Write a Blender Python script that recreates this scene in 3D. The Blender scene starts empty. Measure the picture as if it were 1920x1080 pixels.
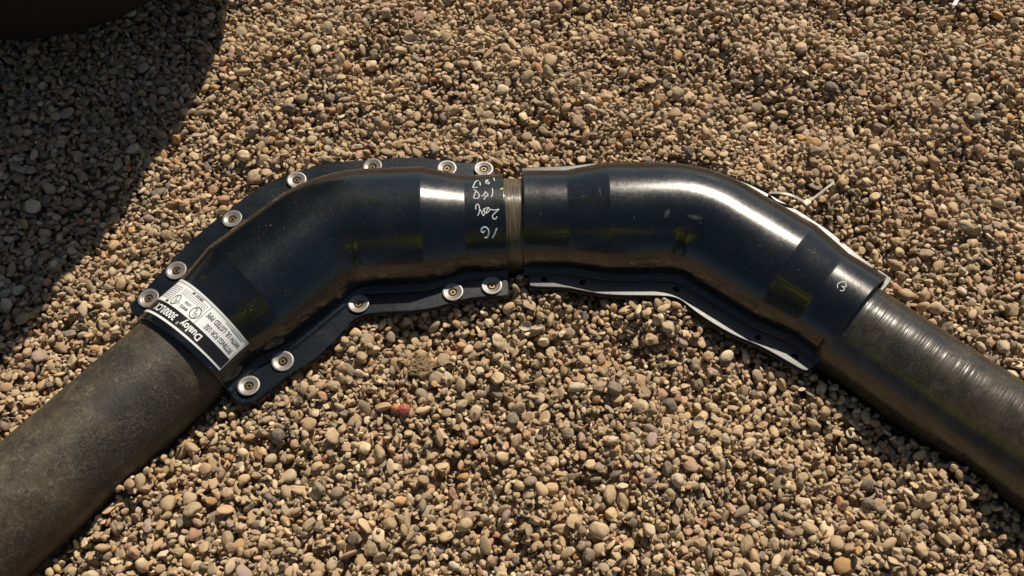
import bpy, bmesh, math, random
import numpy as np
from mathutils import Vector, Matrix, noise
R = math.radians
random.seed(7)
rng = np.random.default_rng(11)
scene = bpy.context.scene
C = scene.collection

Z0 = 0.012                      # height of the flange plane above the mean gravel surface
CAM_H = 0.806 + Z0
TILT = R(31); FPX = 1710.0
SUN = Vector((0.27, 0.61, 0.745)).normalized()

# ------------------------------------------------------------------ measuring helper
Fv = Vector((0, math.sin(TILT), -math.cos(TILT))); Dv = Vector((0, -math.cos(TILT), -math.sin(TILT)))
def ray(px, py):
    return (Vector((px - 960, 0, 0)) + Fv * FPX + Dv * (py - 540)).normalized()
def at(px, py, h=Z0):
    d = ray(px, py); t = (h - CAM_H) / d.z
    return Vector((0, 0, CAM_H)) + d * t

# ------------------------------------------------------------------ object helpers
def tag(o, label=None, cat=None, group=None, kind=None):
    if label: o['label'] = label
    if cat: o['category'] = cat
    if group: o['group'] = group
    if kind: o['kind'] = kind
    return o
def empty(name, loc, label, cat, group=None):
    o = bpy.data.objects.new(name, None); C.objects.link(o); o.location = loc
    o.empty_display_size = 0.02
    return tag(o, label, cat, group)
def obj(name, bm, mat, parent=None, smooth=True, world=True):
    me = bpy.data.meshes.new(name); bm.normal_update(); bm.to_mesh(me); bm.free()
    if smooth:
        for p in me.polygons: p.use_smooth = True
    if mat: me.materials.append(mat)
    o = bpy.data.objects.new(name, me); C.objects.link(o)
    if parent:
        o.parent = parent
        if world:
            m = parent_world(parent); me.transform(m.inverted())
    return o
def parent_world(p):
    m = Matrix.LocRotScale(p.location, p.rotation_euler, p.scale)
    return parent_world(p.parent) @ m if p.parent else m

# ------------------------------------------------------------------ node helpers
def mat(name):
    m = bpy.data.materials.new(name); m.use_nodes = True
    nt = m.node_tree; b = nt.nodes['Principled BSDF']
    return m, nt, b
def N(nt, t, **k):
    n = nt.nodes.new(t)
    for a, v in k.items():
        if a in n.inputs.keys(): n.inputs[a].default_value = v
        else: setattr(n, a, v)
    return n
def ramp(nt, stops, fac=None, interp='LINEAR'):
    n = nt.nodes.new('ShaderNodeValToRGB'); cr = n.color_ramp; cr.interpolation = interp
    while len(cr.elements) > 1: cr.elements.remove(cr.elements[0])
    cr.elements[0].position = stops[0][0]; cr.elements[0].color = (*stops[0][1], 1)
    for p, c in stops[1:]:
        e = cr.elements.new(p); e.color = (*c, 1)
    if fac is not None: nt.links.new(fac, n.inputs['Fac'])
    return n.outputs['Color']
def mixc(nt, fac, a, b, mode='MIX'):
    n = nt.nodes.new('ShaderNodeMix'); n.data_type = 'RGBA'; n.blend_type = mode
    for s, v in ((n.inputs[0], fac), (n.inputs[6], a), (n.inputs[7], b)):
        if hasattr(v, 'links') or hasattr(v, 'is_linked'): nt.links.new(v, s)
        elif isinstance(v, (int, float)): s.default_value = v
        else: s.default_value = (*v, 1)
    return n.outputs[2]
def mth(nt, op, a, b=None, clamp=False):
    n = nt.nodes.new('ShaderNodeMath'); n.operation = op; n.use_clamp = clamp
    for s, v in ((n.inputs[0], a), (n.inputs[1], b)):
        if v is None: continue
        if isinstance(v, (int, float)): s.default_value = v
        else: nt.links.new(v, s)
    return n.outputs[0]
def noise_n(nt, vec, scale, detail=3, rough=.5, dist=0):
    n = N(nt, 'ShaderNodeTexNoise'); n.inputs['Scale'].default_value = scale
    n.inputs['Detail'].default_value = detail; n.inputs['Roughness'].default_value = rough
    n.inputs['Distortion'].default_value = dist
    nt.links.new(vec, n.inputs['Vector']); return n.outputs['Fac']
def objco(nt):
    return nt.nodes.new('ShaderNodeTexCoord').outputs['Object']
def stretch(nt, vec, sc, rot=(0, 0, 0)):
    n = nt.nodes.new('ShaderNodeMapping'); n.inputs['Scale'].default_value = sc
    n.inputs['Rotation'].default_value = rot
    nt.links.new(vec, n.inputs['Vector']); return n.outputs['Vector']
def bump(nt, b, h, strength, dist, prev=None):
    n = nt.nodes.new('ShaderNodeBump'); n.inputs['Strength'].default_value = strength
    n.inputs['Distance'].default_value = dist
    nt.links.new(h, n.inputs['Height'])
    if prev: nt.links.new(prev, n.inputs['Normal'])
    nt.links.new(n.outputs[0], b.inputs['Normal']); return n.outputs[0]

# ------------------------------------------------------------------ materials
def shell_material(name, base, rough, dustamt, rotz=0.0, spk=.5, coat=.45):
    m, nt, b = mat(name)
    co = objco(nt)
    big = noise_n(nt, co, 14, 4, .6)
    fine = noise_n(nt, co, 1500, 3, .6)
    mid = noise_n(nt, co, 260, 3, .65)
    dust = ramp(nt, [(.46, (0, 0, 0)), (.75, (1, 1, 1))], big)
    dfac = mth(nt, 'MULTIPLY', dust, dustamt)
    col = mixc(nt, dfac, base, (.10, .095, .085))
    # small light specks (grit) and long scratches
    spots = N(nt, 'ShaderNodeTexVoronoi'); spots.inputs['Scale'].default_value = 170
    nt.links.new(co, spots.inputs['Vector'])
    sp = ramp(nt, [(.0, (1, 1, 1)), (.09, (1, 1, 1)), (.13, (0, 0, 0))], spots.outputs['Distance'])
    keep = ramp(nt, [(.60, (0, 0, 0)), (.68, (1, 1, 1))], noise_n(nt, co, 75, 2))
    col = mixc(nt, mth(nt, 'MULTIPLY', mth(nt, 'MULTIPLY', sp, keep), spk), col, (.35, .34, .31))
    scr = noise_n(nt, stretch(nt, co, (60, 900, 60), (0, 0, rotz)), 1.0, 2, .5, .6)
    sc = ramp(nt, [(.715, (0, 0, 0)), (.76, (1, 1, 1))], scr)
    gate = ramp(nt, [(.5, (0, 0, 0)), (.62, (1, 1, 1))], noise_n(nt, co, 33, 2))
    col = mixc(nt, mth(nt, 'MULTIPLY', mth(nt, 'MULTIPLY', sc, gate), .4), col, (.22, .22, .22))
    fl = N(nt, 'ShaderNodeTexVoronoi'); fl.inputs['Scale'].default_value = 420
    nt.links.new(co, fl.inputs['Vector'])
    fk = ramp(nt, [(.0, (1, 1, 1)), (.16, (1, 1, 1)), (.24, (0, 0, 0))], fl.outputs['Distance'])
    fg = ramp(nt, [(.52, (0, 0, 0)), (.66, (1, 1, 1))], noise_n(nt, co, 48, 4, .7))
    col = mixc(nt, mth(nt, 'MULTIPLY', mth(nt, 'MULTIPLY', fk, fg), .35 * min(1, spk * 2)), col, (.16, .155, .14))
    nt.links.new(col, b.inputs['Base Color'])
    r = mth(nt, 'ADD', mth(nt, 'MULTIPLY', mid, .20), rough - .10)
    r = mth(nt, 'ADD', r, mth(nt, 'MULTIPLY', dust, .10))
    nt.links.new(r, b.inputs['Roughness'])
    b.inputs['Specular IOR Level'].default_value = .5
    b.inputs['Coat Weight'].default_value = coat; b.inputs['Coat Roughness'].default_value = .07
    n1 = bump(nt, b, mid, .10, .0004)
    bump(nt, b, fine, .16, .0002, n1)
    return m
M_shellL = shell_material('black_shell_plastic', (.0045, .0072, .0100), .22, .06)
M_shellR = shell_material('black_shell_plastic_glossy', (.0045, .0072, .0100), .22, .06, R(38))
M_flange = shell_material('black_flange_plastic', (.004, .0085, .0145), .27, .05, .3, .15, 0.)
M_flangeR = shell_material('black_flange_plastic_glare', (.005, .0105, .018), .36, .05, .3, .15, 0.)  # lighter copy of the flange plastic, colour and specular tuned for sun glare
M_flangeR.node_tree.nodes['Principled BSDF'].inputs['Specular IOR Level'].default_value = .68

def pipe_material(name, ang, ribbed):
    m, nt, b = mat(name)
    co = stretch(nt, objco(nt), (1, 1, 1))
    big = noise_n(nt, co, 9, 5, .62, .4)
    mid = noise_n(nt, co, 60, 5, .7, .5)
    fine = noise_n(nt, co, 620, 5, .8)
    fib = noise_n(nt, stretch(nt, co, (1400, 130, 130), (0, 0, 0)), 1, 3, .6)
    c = ramp(nt, [(.30, (.018, .018, .017)), (.47, (.052, .043, .030)), (.62, (.095, .078, .054)), (.8, (.13, .108, .078))], mid)
    c = mixc(nt, ramp(nt, [(.45, (.12, .12, .12)), (.56, (1, 1, 1))], big), (.020, .021, .021), c)
    c = mixc(nt, mth(nt, 'MULTIPLY', ramp(nt, [(.48, (0, 0, 0)), (.60, (1, 1, 1))], fine), .6), c, (.135, .115, .080))
    c = mixc(nt, .7, c, fib, 'OVERLAY')
    # pale net of fine curved scuffs
    c = mixc(nt, 1.0, c, (.60, .60, .60) if ribbed else (.78, .76, .72), 'MULTIPLY')
    if not ribbed:
        for sc_, wd, amt, dd in ((55, .012, .75, 1.6), (110, .022, .7, 1.2), (32, .006, .8, 2.2)):
            nn = noise_n(nt, stretch(nt, co, (1, 1, 1), (sc_, 0, .3)), sc_, 2, .5, dd)
            ln = ramp(nt, [(.0, (1, 1, 1)), (wd, (0, 0, 0))], mth(nt, 'ABSOLUTE', mth(nt, 'SUBTRACT', nn, .5)))
            gt = ramp(nt, [(.46, (0, 0, 0)), (.60, (1, 1, 1))], noise_n(nt, co, 24 + sc_ * .3, 3))
            c = mixc(nt, mth(nt, 'MULTIPLY', mth(nt, 'MULTIPLY', ln, gt), amt), c, (.20, .17, .125))
        # a few dark oval stains near the elbow end of the pipe
        sx = nt.nodes.new('ShaderNodeSeparateXYZ'); nt.links.new(co, sx.inputs[0])
        for cx_, cy_, r_ in ((.075, .020, .012), (.098, .012, .020), (.060, -.004, .014)):
            vm = nt.nodes.new('ShaderNodeVectorMath'); vm.operation = 'DISTANCE'; nt.links.new(co, vm.inputs[0]); vm.inputs[1].default_value = (cx_, cy_, .050)
            dn = mth(nt, 'ADD', vm.outputs['Value'], mth(nt, 'MULTIPLY', mid, .02))
            c = mixc(nt, mth(nt, 'MULTIPLY', ramp(nt, [(r_, (1, 1, 1)), (r_ + .010, (0, 0, 0))], dn), .7), c, (.016, .017, .017))
    if ribbed: b.inputs['Coat Weight'].default_value = .3; b.inputs['Coat Roughness'].default_value = .26
    nt.links.new(c, b.inputs['Base Color'])
    rr = mth(nt, 'ADD', mth(nt, 'MULTIPLY', mid, .3), .11 if ribbed else .36)
    nt.links.new(rr, b.inputs['Roughness'])
    n1 = bump(nt, b, fine, .12 if ribbed else .5, .0002 if ribbed else .0004)
    if ribbed:
        ax = stretch(nt, co, (190, 9, 9))
        w = noise_n(nt, ax, 1, 3, .6, .5)
        n1 = bump(nt, b, w, .5, .0010, n1)
        w2 = noise_n(nt, stretch(nt, co, (600, 30, 30)), 1, 2, .5)
        bump(nt, b, w2, .2, .0003, n1)
    else:
        bump(nt, b, fib, .55, .0004, n1)
    return m
M_pipeL = pipe_material('weathered_fibreglass', 0, False)
M_pipeR = pipe_material('ribbed_fibreglass', 0, True)

def mid_material():
    m, nt, b = mat('amber_fibreglass_sleeve')
    co = objco(nt)
    n = noise_n(nt, stretch(nt, co, (900, 40, 40)), 1, 4, .6)
    c = ramp(nt, [(.3, (.035, .024, .013)), (.55, (.105, .083, .054)), (.75, (.19, .165, .12))], n)
    nt.links.new(c, b.inputs['Base Color']); b.inputs['Roughness'].default_value = .25
    bump(nt, b, n, .35, .0006)
    return m
M_mid = mid_material()

def simple(name, col, rough, metal=0., nscale=300, namp=.25, bs=.2):
    m, nt, b = mat(name); co = objco(nt)
    n = noise_n(nt, co, nscale, 4, .6)
    d = tuple(x * (1 - namp) for x in col); e = tuple(min(1, x * (1 + namp)) for x in col)
    nt.links.new(ramp(nt, [(.3, d), (.7, e)], n), b.inputs['Base Color'])
    b.inputs['Roughness'].default_value = rough; b.inputs['Metallic'].default_value = metal
    if bs: bump(nt, b, n, bs, .0003)
    return m
M_washer = simple('zinc_washer', (.26, .24, .23), .42, .35, 700, .25, .15)
M_bolt = simple('brass_bolt', (.28, .20, .085), .35, .8, 900, .35, .3)
M_boltdark = simple('bolt_socket', (.03, .024, .015), .6, .3)
M_white = simple('label_white', (.82, .85, .86), .38, 0, 90, .05, .05)
M_black = simple('label_black', (.012, .012, .014), .35, 0, 90, .1, 0)
M_ink = simple('label_ink', (.05, .05, .055), .5, 0, 90, .1, 0)
M_inkpale = simple('label_ink_pale', (.25, .26, .28), .5, 0, 90, .1, 0)
M_inkblue = simple('label_ink_blue', (.10, .22, .30), .5, 0, 90, .1, 0)
M_chalk = simple('paint_marker_white', (.62, .66, .66), .6, 0, 2500, .25, 0)
M_chalkblue = simple('paint_marker_pale_blue', (.36, .50, .60), .6, 0, 2500, .25, 0)
M_green = simple('green_paint', (.45, .62, .22), .6)
M_nylon = simple('nylon_white', (.40, .36, .29), .45, 0, 300, .08, .05)
M_root = simple('dry_root', (.42, .31, .17), .7, 0, 700, .25, .2)
M_twig = simple('dry_twig', (.30, .21, .13), .8, 0, 700, .4, .6)
M_shellw = simple('sea_shell', (.50, .42, .31), .75, 0, 500, .2, .3)
M_scrap = simple('white_plastic', (.75, .77, .76), .45, 0, 200, .05, .1)
M_red = simple('red_stone', (.36, .10, .07), .5, 0, 220, .35, .4)
M_orange = simple('orange_stone', (.46, .20, .06), .6, 0, 220, .3, .4)
M_greyst = simple('grey_stone', (.10, .10, .09), .75, 0, 260, .3, .5)
M_palest = simple('pale_stone', (.52, .44, .32), .75, 0, 260, .2, .4)
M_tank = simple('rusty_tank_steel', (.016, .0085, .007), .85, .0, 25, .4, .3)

def pebble_material():
    m, nt, b = mat('river_pebbles')
    oi = nt.nodes.new('ShaderNodeObjectInfo')
    rnd = oi.outputs['Random']
    stops = [(0.0, (.43, .315, .195)), (.10, (.50, .38, .245)), (.20, (.34, .255, .165)), (.30, (.46, .355, .235)), (.38, (.39, .27, .165)),
             (.46, (.56, .45, .31)), (.54, (.29, .225, .155)), (.62, (.45, .32, .20)), (.69, (.38, .25, .165)), (.75, (.22, .175, .13)),
             (.80, (.50, .39, .27)), (.845, (.38, .225, .155)), (.88, (.13, .115, .095)), (.91, (.45, .27, .13)), (.935, (.62, .52, .38)),
             (.970, (.27, .195, .17)), (.989, (.42, .19, .10)), (.994, (.62, .54, .42))]
    stops = [(p, (c[0] * .995, c[1] * .990, c[2] * 1.0)) for p, c in stops]
    base = ramp(nt, stops, rnd, 'CONSTANT')
    wn = nt.nodes.new('ShaderNodeTexWhiteNoise'); wn.noise_dimensions = '1D'; nt.links.new(rnd, wn.inputs['W'])
    val = mth(nt, 'ADD', mth(nt, 'MULTIPLY', wn.outputs['Value'], .55), .80)
    hsv = nt.nodes.new('ShaderNodeHueSaturation'); nt.links.new(base, hsv.inputs['Color']); nt.links.new(val, hsv.inputs['Value'])
    hsv.inputs['Saturation'].default_value = 1.12
    co = nt.nodes.new('ShaderNodeTexCoord').outputs['Object']
    off = nt.nodes.new('ShaderNodeVectorMath'); off.operation = 'ADD'; nt.links.new(co, off.inputs[0]); nt.links.new(wn.outputs['Color'], off.inputs[1])
    sc = nt.nodes.new('ShaderNodeVectorMath'); sc.operation = 'SCALE'; sc.inputs['Scale'].default_value = 1; nt.links.new(off.outputs[0], sc.inputs[0])
    v = sc.outputs[0]
    n1 = noise_n(nt, v, 1.6, 5, .65)
    n2 = noise_n(nt, v, 9, 4, .7)
    c = mixc(nt, ramp(nt, [(.35, (0, 0, 0)), (.68, (1, 1, 1))], n1), hsv.outputs[0], (.40, .33, .235))
    c2 = mixc(nt, .55, hsv.outputs[0], c)
    c3 = mixc(nt, ramp(nt, [(.26, (.40, .40, .40)), (.44, (0, 0, 0))], n2), c2, (.18, .12, .075))
    nt.links.new(c3, b.inputs['Base Color'])
    b.inputs['Roughness'].default_value = .72; b.inputs['Specular IOR Level'].default_value = .3
    bump(nt, b, n2, .2, .0004)
    return m
M_peb = pebble_material()
def soil_material():
    m, nt, b = mat('gravel_bed')
    co = objco(nt)
    vo = N(nt, 'ShaderNodeTexVoronoi'); vo.inputs['Scale'].default_value = 95; nt.links.new(co, vo.inputs['Vector'])
    c = ramp(nt, [(0, (.20, .15, .10)), (.35, (.33, .26, .18)), (.7, (.42, .34, .24)), (1, (.28, .22, .16))], vo.outputs['Color'])
    d = ramp(nt, [(.0, (1, 1, 1)), (.62, (.45, .45, .45)), (.8, (.12, .12, .12))], vo.outputs['Distance'])
    nt.links.new(c, b.inputs['Base Color'])
    b.inputs['Roughness'].default_value = .9
    inv = mth(nt, 'SUBTRACT', 1.0, vo.outputs['Distance'])
    bump(nt, b, inv, 1.0, .012)
    return m
M_soil = soil_material()

# ------------------------------------------------------------------ layout of the pipework (plan view, metres)
YL, YR = .5600, .5645
BL, EL = Vector((-.1880, .5505)), Vector((-.3265, .4065))
BR, ER = Vector((.1925, .5650)), Vector((.3440, .4460))
def path(S, B, E, rb, extra=0., run=.07):
    """polyline with an arc at B; returns length fn"""
    d1 = (B - S).normalized(); d2 = (E - B).normalized()
    phi = d1.angle(d2); tl = rb * math.tan(phi / 2)
    sgn = 1 if d1.x * d2.y - d1.y * d2.x > 0 else -1
    l1 = (B - S).length - tl; la = rb * phi; l2 = (E - B).length - tl
    n1 = Vector((-d1.y, d1.x)) * sgn; T1 = S + d1 * l1; cen = T1 + n1 * rb
    def P(s):
        tot = l1 + la + l2
        if s > tot - run:        # the last stretch drifts a little further round
            u = s - (tot - run); k = extra / run; p0 = E - d2 * run; n2 = Vector((-d2.y, d2.x)) * sgn
            return p0 + d2 * u + n2 * (k * u * u / 2), (d2 + n2 * (k * u)).normalized()
        if s <= l1: return S + d1 * s, d1
        if s <= l1 + la:
            a = (s - l1) / rb * sgn; rot = Matrix.Rotation(a, 2)
            return cen + rot @ (T1 - cen), rot @ d1
        return E - d2 * (l1 + la + l2 - s), d2
    return P, l1, la, l2
def stations(prof, l1, la, total):
    """prof: list (s, r) kinks -> dense list"""
    ss = set()
    for s, r in prof:
        for e in (-.0012, 0, .0012): ss.add(min(max(s + e, 0), total))
    for i in range(25): ss.add(l1 + la * i / 24)
    for i in range(60): ss.add(total * i / 59)
    ss = sorted(ss); out = []
    for s in ss:
        for (a, ra), (b, rb_) in zip(prof[:-1], prof[1:]):
            if a <= s <= b + 1e-9:
                out.append((s, ra + (rb_ - ra) * ((s - a) / max(b - a, 1e-9)))); break
    return out
def sweep(bm, P, sts, zc=Z0, a0=0, a1=2 * math.pi, n=96, closed=True, dr=0., zoff=0., caps=False):
    rings = []
    for s, r in sts:
        c, d = P(s); side = Vector((-d.y, d.x))
        ring = []
        for i in range(n if closed else n + 1):
            a = a0 + (a1 - a0) * i / n
            rr = r + dr
            ring.append(bm.verts.new((c.x + side.x * rr * math.cos(a), c.y + side.y * rr * math.cos(a), zc + zoff + rr * math.sin(a))))
        rings.append(ring)
    for A, B_ in zip(rings[:-1], rings[1:]):
        m = len(A)
        for i in range(m if closed else m - 1):
            j = (i + 1) % m
            bm.faces.new((A[i], A[j], B_[j], B_[i]))
    return rings
def bridge(bm, A, B_):
    m = len(A)
    for i in range(m):
        j = (i + 1) % m; bm.faces.new((A[i], A[j], B_[j], B_[i]))
def shell_mesh(P, sts, th=.003):
    bm = bmesh.new()
    o = sweep(bm, P, sts); i = sweep(bm, P, sts, dr=-th)
    # rounded lips at both open ends
    bridge(bm, o[0], i[0]); bridge(bm, i[-1], o[-1])
    # rolled bead where the shell meets its flange, both sides
    for sg in (-1, 1):
        rings = []
        for s, r in sts:
            c, d = P(s); side = Vector((-d.y, d.x)); ring = []
            for k, (u, v) in enumerate(((-.003, .0075), (-.0012, .0045), (.0006, .0026), (.0030, .0022), (.0052, .0020), (.0064, .0012), (.0070, -.001), (-.004, -.001))):
                q = c + side * sg * (r + u); ring.append(bm.verts.new((q.x, q.y, Z0 + v)))
            rings.append(ring)
        for A, B_ in zip(rings[:-1], rings[1:]): bridge(bm, A, B_)
        for rg in (rings[0], rings[-1]): bm.faces.new(rg)
    bmesh.ops.recalc_face_normals(bm, faces=bm.faces)
    return bm
PL, l1L, laL, l2L = path(Vector((-.0075, YL)), BL, EL, .088, R(8.5))
totL = l1L + laL + l2L
def sLd(d): return totL - l2L + (d - (BL - EL).length + l2L)      # distance from the bend corner along the arm
rN, rB = .0575, .0690
profL = [(0, rN), (.0415, rN), (.0850, rB), (sLd(.114), rB), (sLd(.155), rN + .001), (totL, rN + .001)]
stL = stations(profL, l1L, laL, totL)
PR, l1R, laR, l2R = path(Vector((.0115, YR)), BR, ER, .095, R(4.5))
totR = l1R + laR + l2R
def sRd(d): return totR - l2R + (d - (BR - ER).length + l2R)
profR = [(0, .0575), (.0455, .0575), (.0880, .0658), (sRd(-.01), .0658), (sRd(.06), .0643), (sRd(.112), .0640), (sRd(.152), .0560), (totR, .0565)]
stR = stations(profR, l1R, laR, totR)

# flange outlines, plan view (measured)
FL = [(-.0132,.6495),(-.0588,.6494),(-.0769,.6524),(-.0963,.657),(-.1250,.657),(-.150,.6545),(-.182,.6524),(-.2155,.6463),(-.2320,.640),(-.261,.6283),(-.2877,.6083),
      (-.3048,.5880),(-.3295,.5612),(-.3499,.5324),(-.3639,.509),(-.3774,.4849),(-.3905,.4646),(-.3890,.4580),(-.3732,.4466),(-.2782,.3689),(-.2620,.3548),(-.2504,.3549),(-.2425,.3611),
      (-.2159,.386),(-.1918,.4034),(-.1684,.4332),(-.1614,.4454),(-.1502,.4528),(-.1272,.4553),(-.1002,.4565),(-.0803,.4596),(-.0669,.464),(-.0464,.4709),
      (-.0262,.4735),(-.0052,.4741),(-.0016,.4779)]
FR = [(.0090,.6400),(.0120,.6425),(.0300,.6435),(.0628,.6448),(.0850,.6480),(.110,.6500),(.150,.6500),(.190,.6470),(.230,.6360),(.2651,.6186),(.3103,.5850),(.3289,.5675),(.3412,.5563),
      (.3619,.5303),(.3755,.5150),(.3911,.5005),(.3952,.4960),(.3930,.4915),(.3838,.4817),(.3050,.4020),(.2920,.3900),(.2851,.3888),(.2677,.4016),(.2462,.4164),(.2237,.4271),
      (.2042,.4400),(.1851,.4559),(.1720,.4700),(.1597,.4741),(.0985,.4747),(.0713,.4805),(.055,.4843),(.0200,.4850),(.0160,.4880)]
def chaikin(pts, it=2):
    pts = [Vector(p) for p in pts]
    for _ in range(it):
        q = []
        for i in range(len(pts)):
            a, b = pts[i], pts[(i + 1) % len(pts)]
            q += [a * .78 + b * .22, a * .22 + b * .78]
        pts = q
    return pts
def grow(pts, d):
    out = []
    n = len(pts); area = sum(pts[i].x * pts[(i + 1) % n].y - pts[(i + 1) % n].x * pts[i].y for i in range(n))
    sg = 1 if area > 0 else -1
    for i in range(n):
        t = (pts[(i + 1) % n] - pts[i - 1]).normalized(); out.append(pts[i] + Vector((t.y, -t.x)) * d * sg)
    return out
def waver(x, y, seed):
    return noise.noise(Vector((x * 9, y * 9, seed))) * .0018
def plate(outline, ztop, th, holes=(), hr=.0028, seed=0, edge=.0008):
    bm = bmesh.new()
    from mathutils.geometry import delaunay_2d_cdt
    inner = [Vector((p[0], p[1])) for p in grow(outline, -edge)]
    pts = list(inner); edges = [(i, (i + 1) % len(inner)) for i in range(len(inner))]
    rings_ = []
    for h in holes:
        b0 = len(pts); ring = [Vector((h[0] + hr * math.cos(k * math.pi / 8), h[1] + hr * math.sin(k * math.pi / 8))) for k in range(16)]
        pts += ring; edges += [(b0 + k, b0 + (k + 1) % 16) for k in range(16)]
    vo, eo, fo, *_r = delaunay_2d_cdt(pts, edges, [], 0, 1e-6)
    vs = [bm.verts.new((v.x, v.y, 0)) for v in vo]
    def inside(x, y):
        c = False; n = len(inner)
        for i in range(n):
            p, q_ = inner[i], inner[(i + 1) % n]
            if (p.y > y) != (q_.y > y) and x < (q_.x - p.x) * (y - p.y) / (q_.y - p.y) + p.x: c = not c
        return c
    for f in fo:
        cx = sum(vo[i].x for i in f) / len(f); cy = sum(vo[i].y for i in f) / len(f)
        if inside(cx, cy) and all(math.hypot(cx - h[0], cy - h[1]) > hr * .95 for h in holes): bm.faces.new([vs[i] for i in f])
    for v in [v for v in bm.verts if not v.link_faces]: bm.verts.remove(v)
    bm.normal_update()
    fl = [f for f in bm.faces if f.normal.z < 0]
    if fl: bmesh.ops.reverse_faces(bm, faces=fl)
    for v in bm.verts: v.co.z = ztop
    ret = bmesh.ops.extrude_face_region(bm, geom=list(bm.faces))
    for v in [g for g in ret['geom'] if isinstance(g, bmesh.types.BMVert)]: v.co.z = ztop - th
    bmesh.ops.recalc_face_normals(bm, faces=bm.faces)
    # soften outer rim
    rim = [e for e in bm.edges if e.is_manifold and len(e.link_faces) == 2 and e.calc_face_angle(0) > .8]
    bmesh.ops.bevel(bm, geom=rim, offset=edge, segments=2, affect='EDGES', profile=.5)
    return bm
def flat_shade(o, ang=14):
    me = o.data
    for p in me.polygons: p.use_smooth = True
    me.set_sharp_from_angle(angle=R(ang))
    return o

def ring_mesh(bm, x, y, z, r, w=.0005, h=.0003, n=28):
    rings = []
    for i in range(n):
        a = 2 * math.pi * i / n; d = (math.cos(a), math.sin(a))
        rings.append([bm.verts.new((x + d[0] * (r + u), y + d[1] * (r + u), z + v)) for u, v in ((-w, -.0002), (-w * .5, h), (w * .5, h), (w, -.0002))])
    for i in range(n):
        A, B_ = rings[i], rings[(i + 1) % n]
        for k in range(3): bm.faces.new((A[k], B_[k], B_[k + 1], A[k + 1]))

# ------------------------------------------------------------------ elbows
elbowL = empty('containment_elbow', (BL.x, BL.y, Z0), 'black plastic elbow fitting with twelve washered bolts along its flange and a white label', 'pipe elbow', 'black containment elbows')
outL = chaikin(FL); outR = chaikin(FR)
obj('shell', shell_mesh(PL, stL), M_shellL, elbowL)
bmf = plate(outL, Z0, .0028, seed=1)
for p in ((740, 561), (600, 640), (868, 540), (548, 300)): 
    q = at(*p); ring_mesh(bmf, q.x, q.y, Z0, .0068)
flat_shade(obj('flange', bmf, M_flange, elbowL))
flat_shade(tag(obj('flange', plate(grow(outL, .0006), Z0 - .0033, .0028, seed=2), M_flange, elbowL), 'lower flange plate against the gravel'))

elbowR = empty('containment_elbow', (BR.x, BR.y, Z0), 'black plastic elbow fitting with open bolt holes, bare flange and bright glare on its bend', 'pipe elbow', 'black containment elbows')
obj('shell', shell_mesh(PR, stR), M_shellR, elbowR)
holes = [at(*p) for p in ((1020, 523), (1092, 529), (1268, 542), (1421, 633), (1491, 668), (1475, 376), (1580, 452), (1640, 506))]
bmf = plate(outR, Z0, .0028, [(h.x, h.y) for h in holes], seed=3)
for p in ((1212, 529), (1327, 575), (1150, 527), (1300, 560), (1378, 600), (1455, 646)):
    q = at(*p); ring_mesh(bmf, q.x, q.y, Z0, .0062)
flat_shade(obj('flange', bmf, M_flangeR, elbowR))
flat_shade(tag(obj('flange', plate(grow(outR, .0004), Z0 - .0040, .0028, [(h.x, h.y) for h in holes], seed=4), M_flangeR, elbowR), 'lower flange plate against the gravel'))

# ------------------------------------------------------------------ washers and bolts
def lathe(bm, prof, x, y, z, n=40, tilt=(0, 0)):
    rings = []
    for r, h in prof:
        if r < 1e-6: rings.append([bm.verts.new((x, y, z + h))]); continue
        rings.append([bm.verts.new((x + r * math.cos(2 * math.pi * i / n), y + r * math.sin(2 * math.pi * i / n), z + h + tilt[0] * r * math.cos(2 * math.pi * i / n) + tilt[1] * r * math.sin(2 * math.pi * i / n))) for i in range(n)])
    for A, B_ in zip(rings[:-1], rings[1:]):
        for i in range(n):
            j = (i + 1) % n
            if len(A) == 1 and len(B_) == 1: continue
            if len(B_) == 1: bm.faces.new((A[i], A[j], B_[0]))
            elif len(A) == 1: bm.faces.new((A[0], B_[j], B_[i]))
            else: bm.faces.new((A[i], A[j], B_[j], B_[i]))
def add_washer(x, y, k):
    rr = random.Random(k)
    t = (rr.uniform(-.09, .09), rr.uniform(-.07, .07))
    bm = bmesh.new()
    lathe(bm, [(.0107, 0), (.0109, .0004), (.0108, .0008), (.0104, .0010), (.0094, .00105), (.0083, .0010), (.0080, .0008), (.0062, .0003), (.0048, .0000), (.0043, -.0006), (.0041, -.0032), (.0030, -.0036)], x, y, Z0 + .0014, tilt=t)
    w = flat_shade(obj('washer', bm, M_washer, elbowL), 60)
    bm = bmesh.new()
    # low socket head sitting in the dish, with its dark hexagon hollow
    lathe(bm, [(.0033, -.001), (.0034, .0004), (.0031, .0008), (.0018, .0008), (.0015, .0005), (.0013, -.0006), (0, -.0006)], x + rr.uniform(-.0003, .0003), y + rr.uniform(-.0003, .0003), Z0 + .0004, 6 if k % 3 else 24)
    bmesh.ops.rotate(bm, verts=bm.verts, cent=(x, y, Z0), matrix=Matrix.Rotation(rr.uniform(0, 1), 3, 'Z'))
    b = obj('bolt', bm, M_bolt, w, smooth=False)
    return w
for k, p in enumerate(((435,410),(556,337),(698,312),(838,315),(907,316),(330,507),(278,559),(466,723),(530,677),(672,569),(849,547),(922,535))):
    q = at(*p, Z0 + .002); add_washer(q.x, q.y, k)

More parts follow.
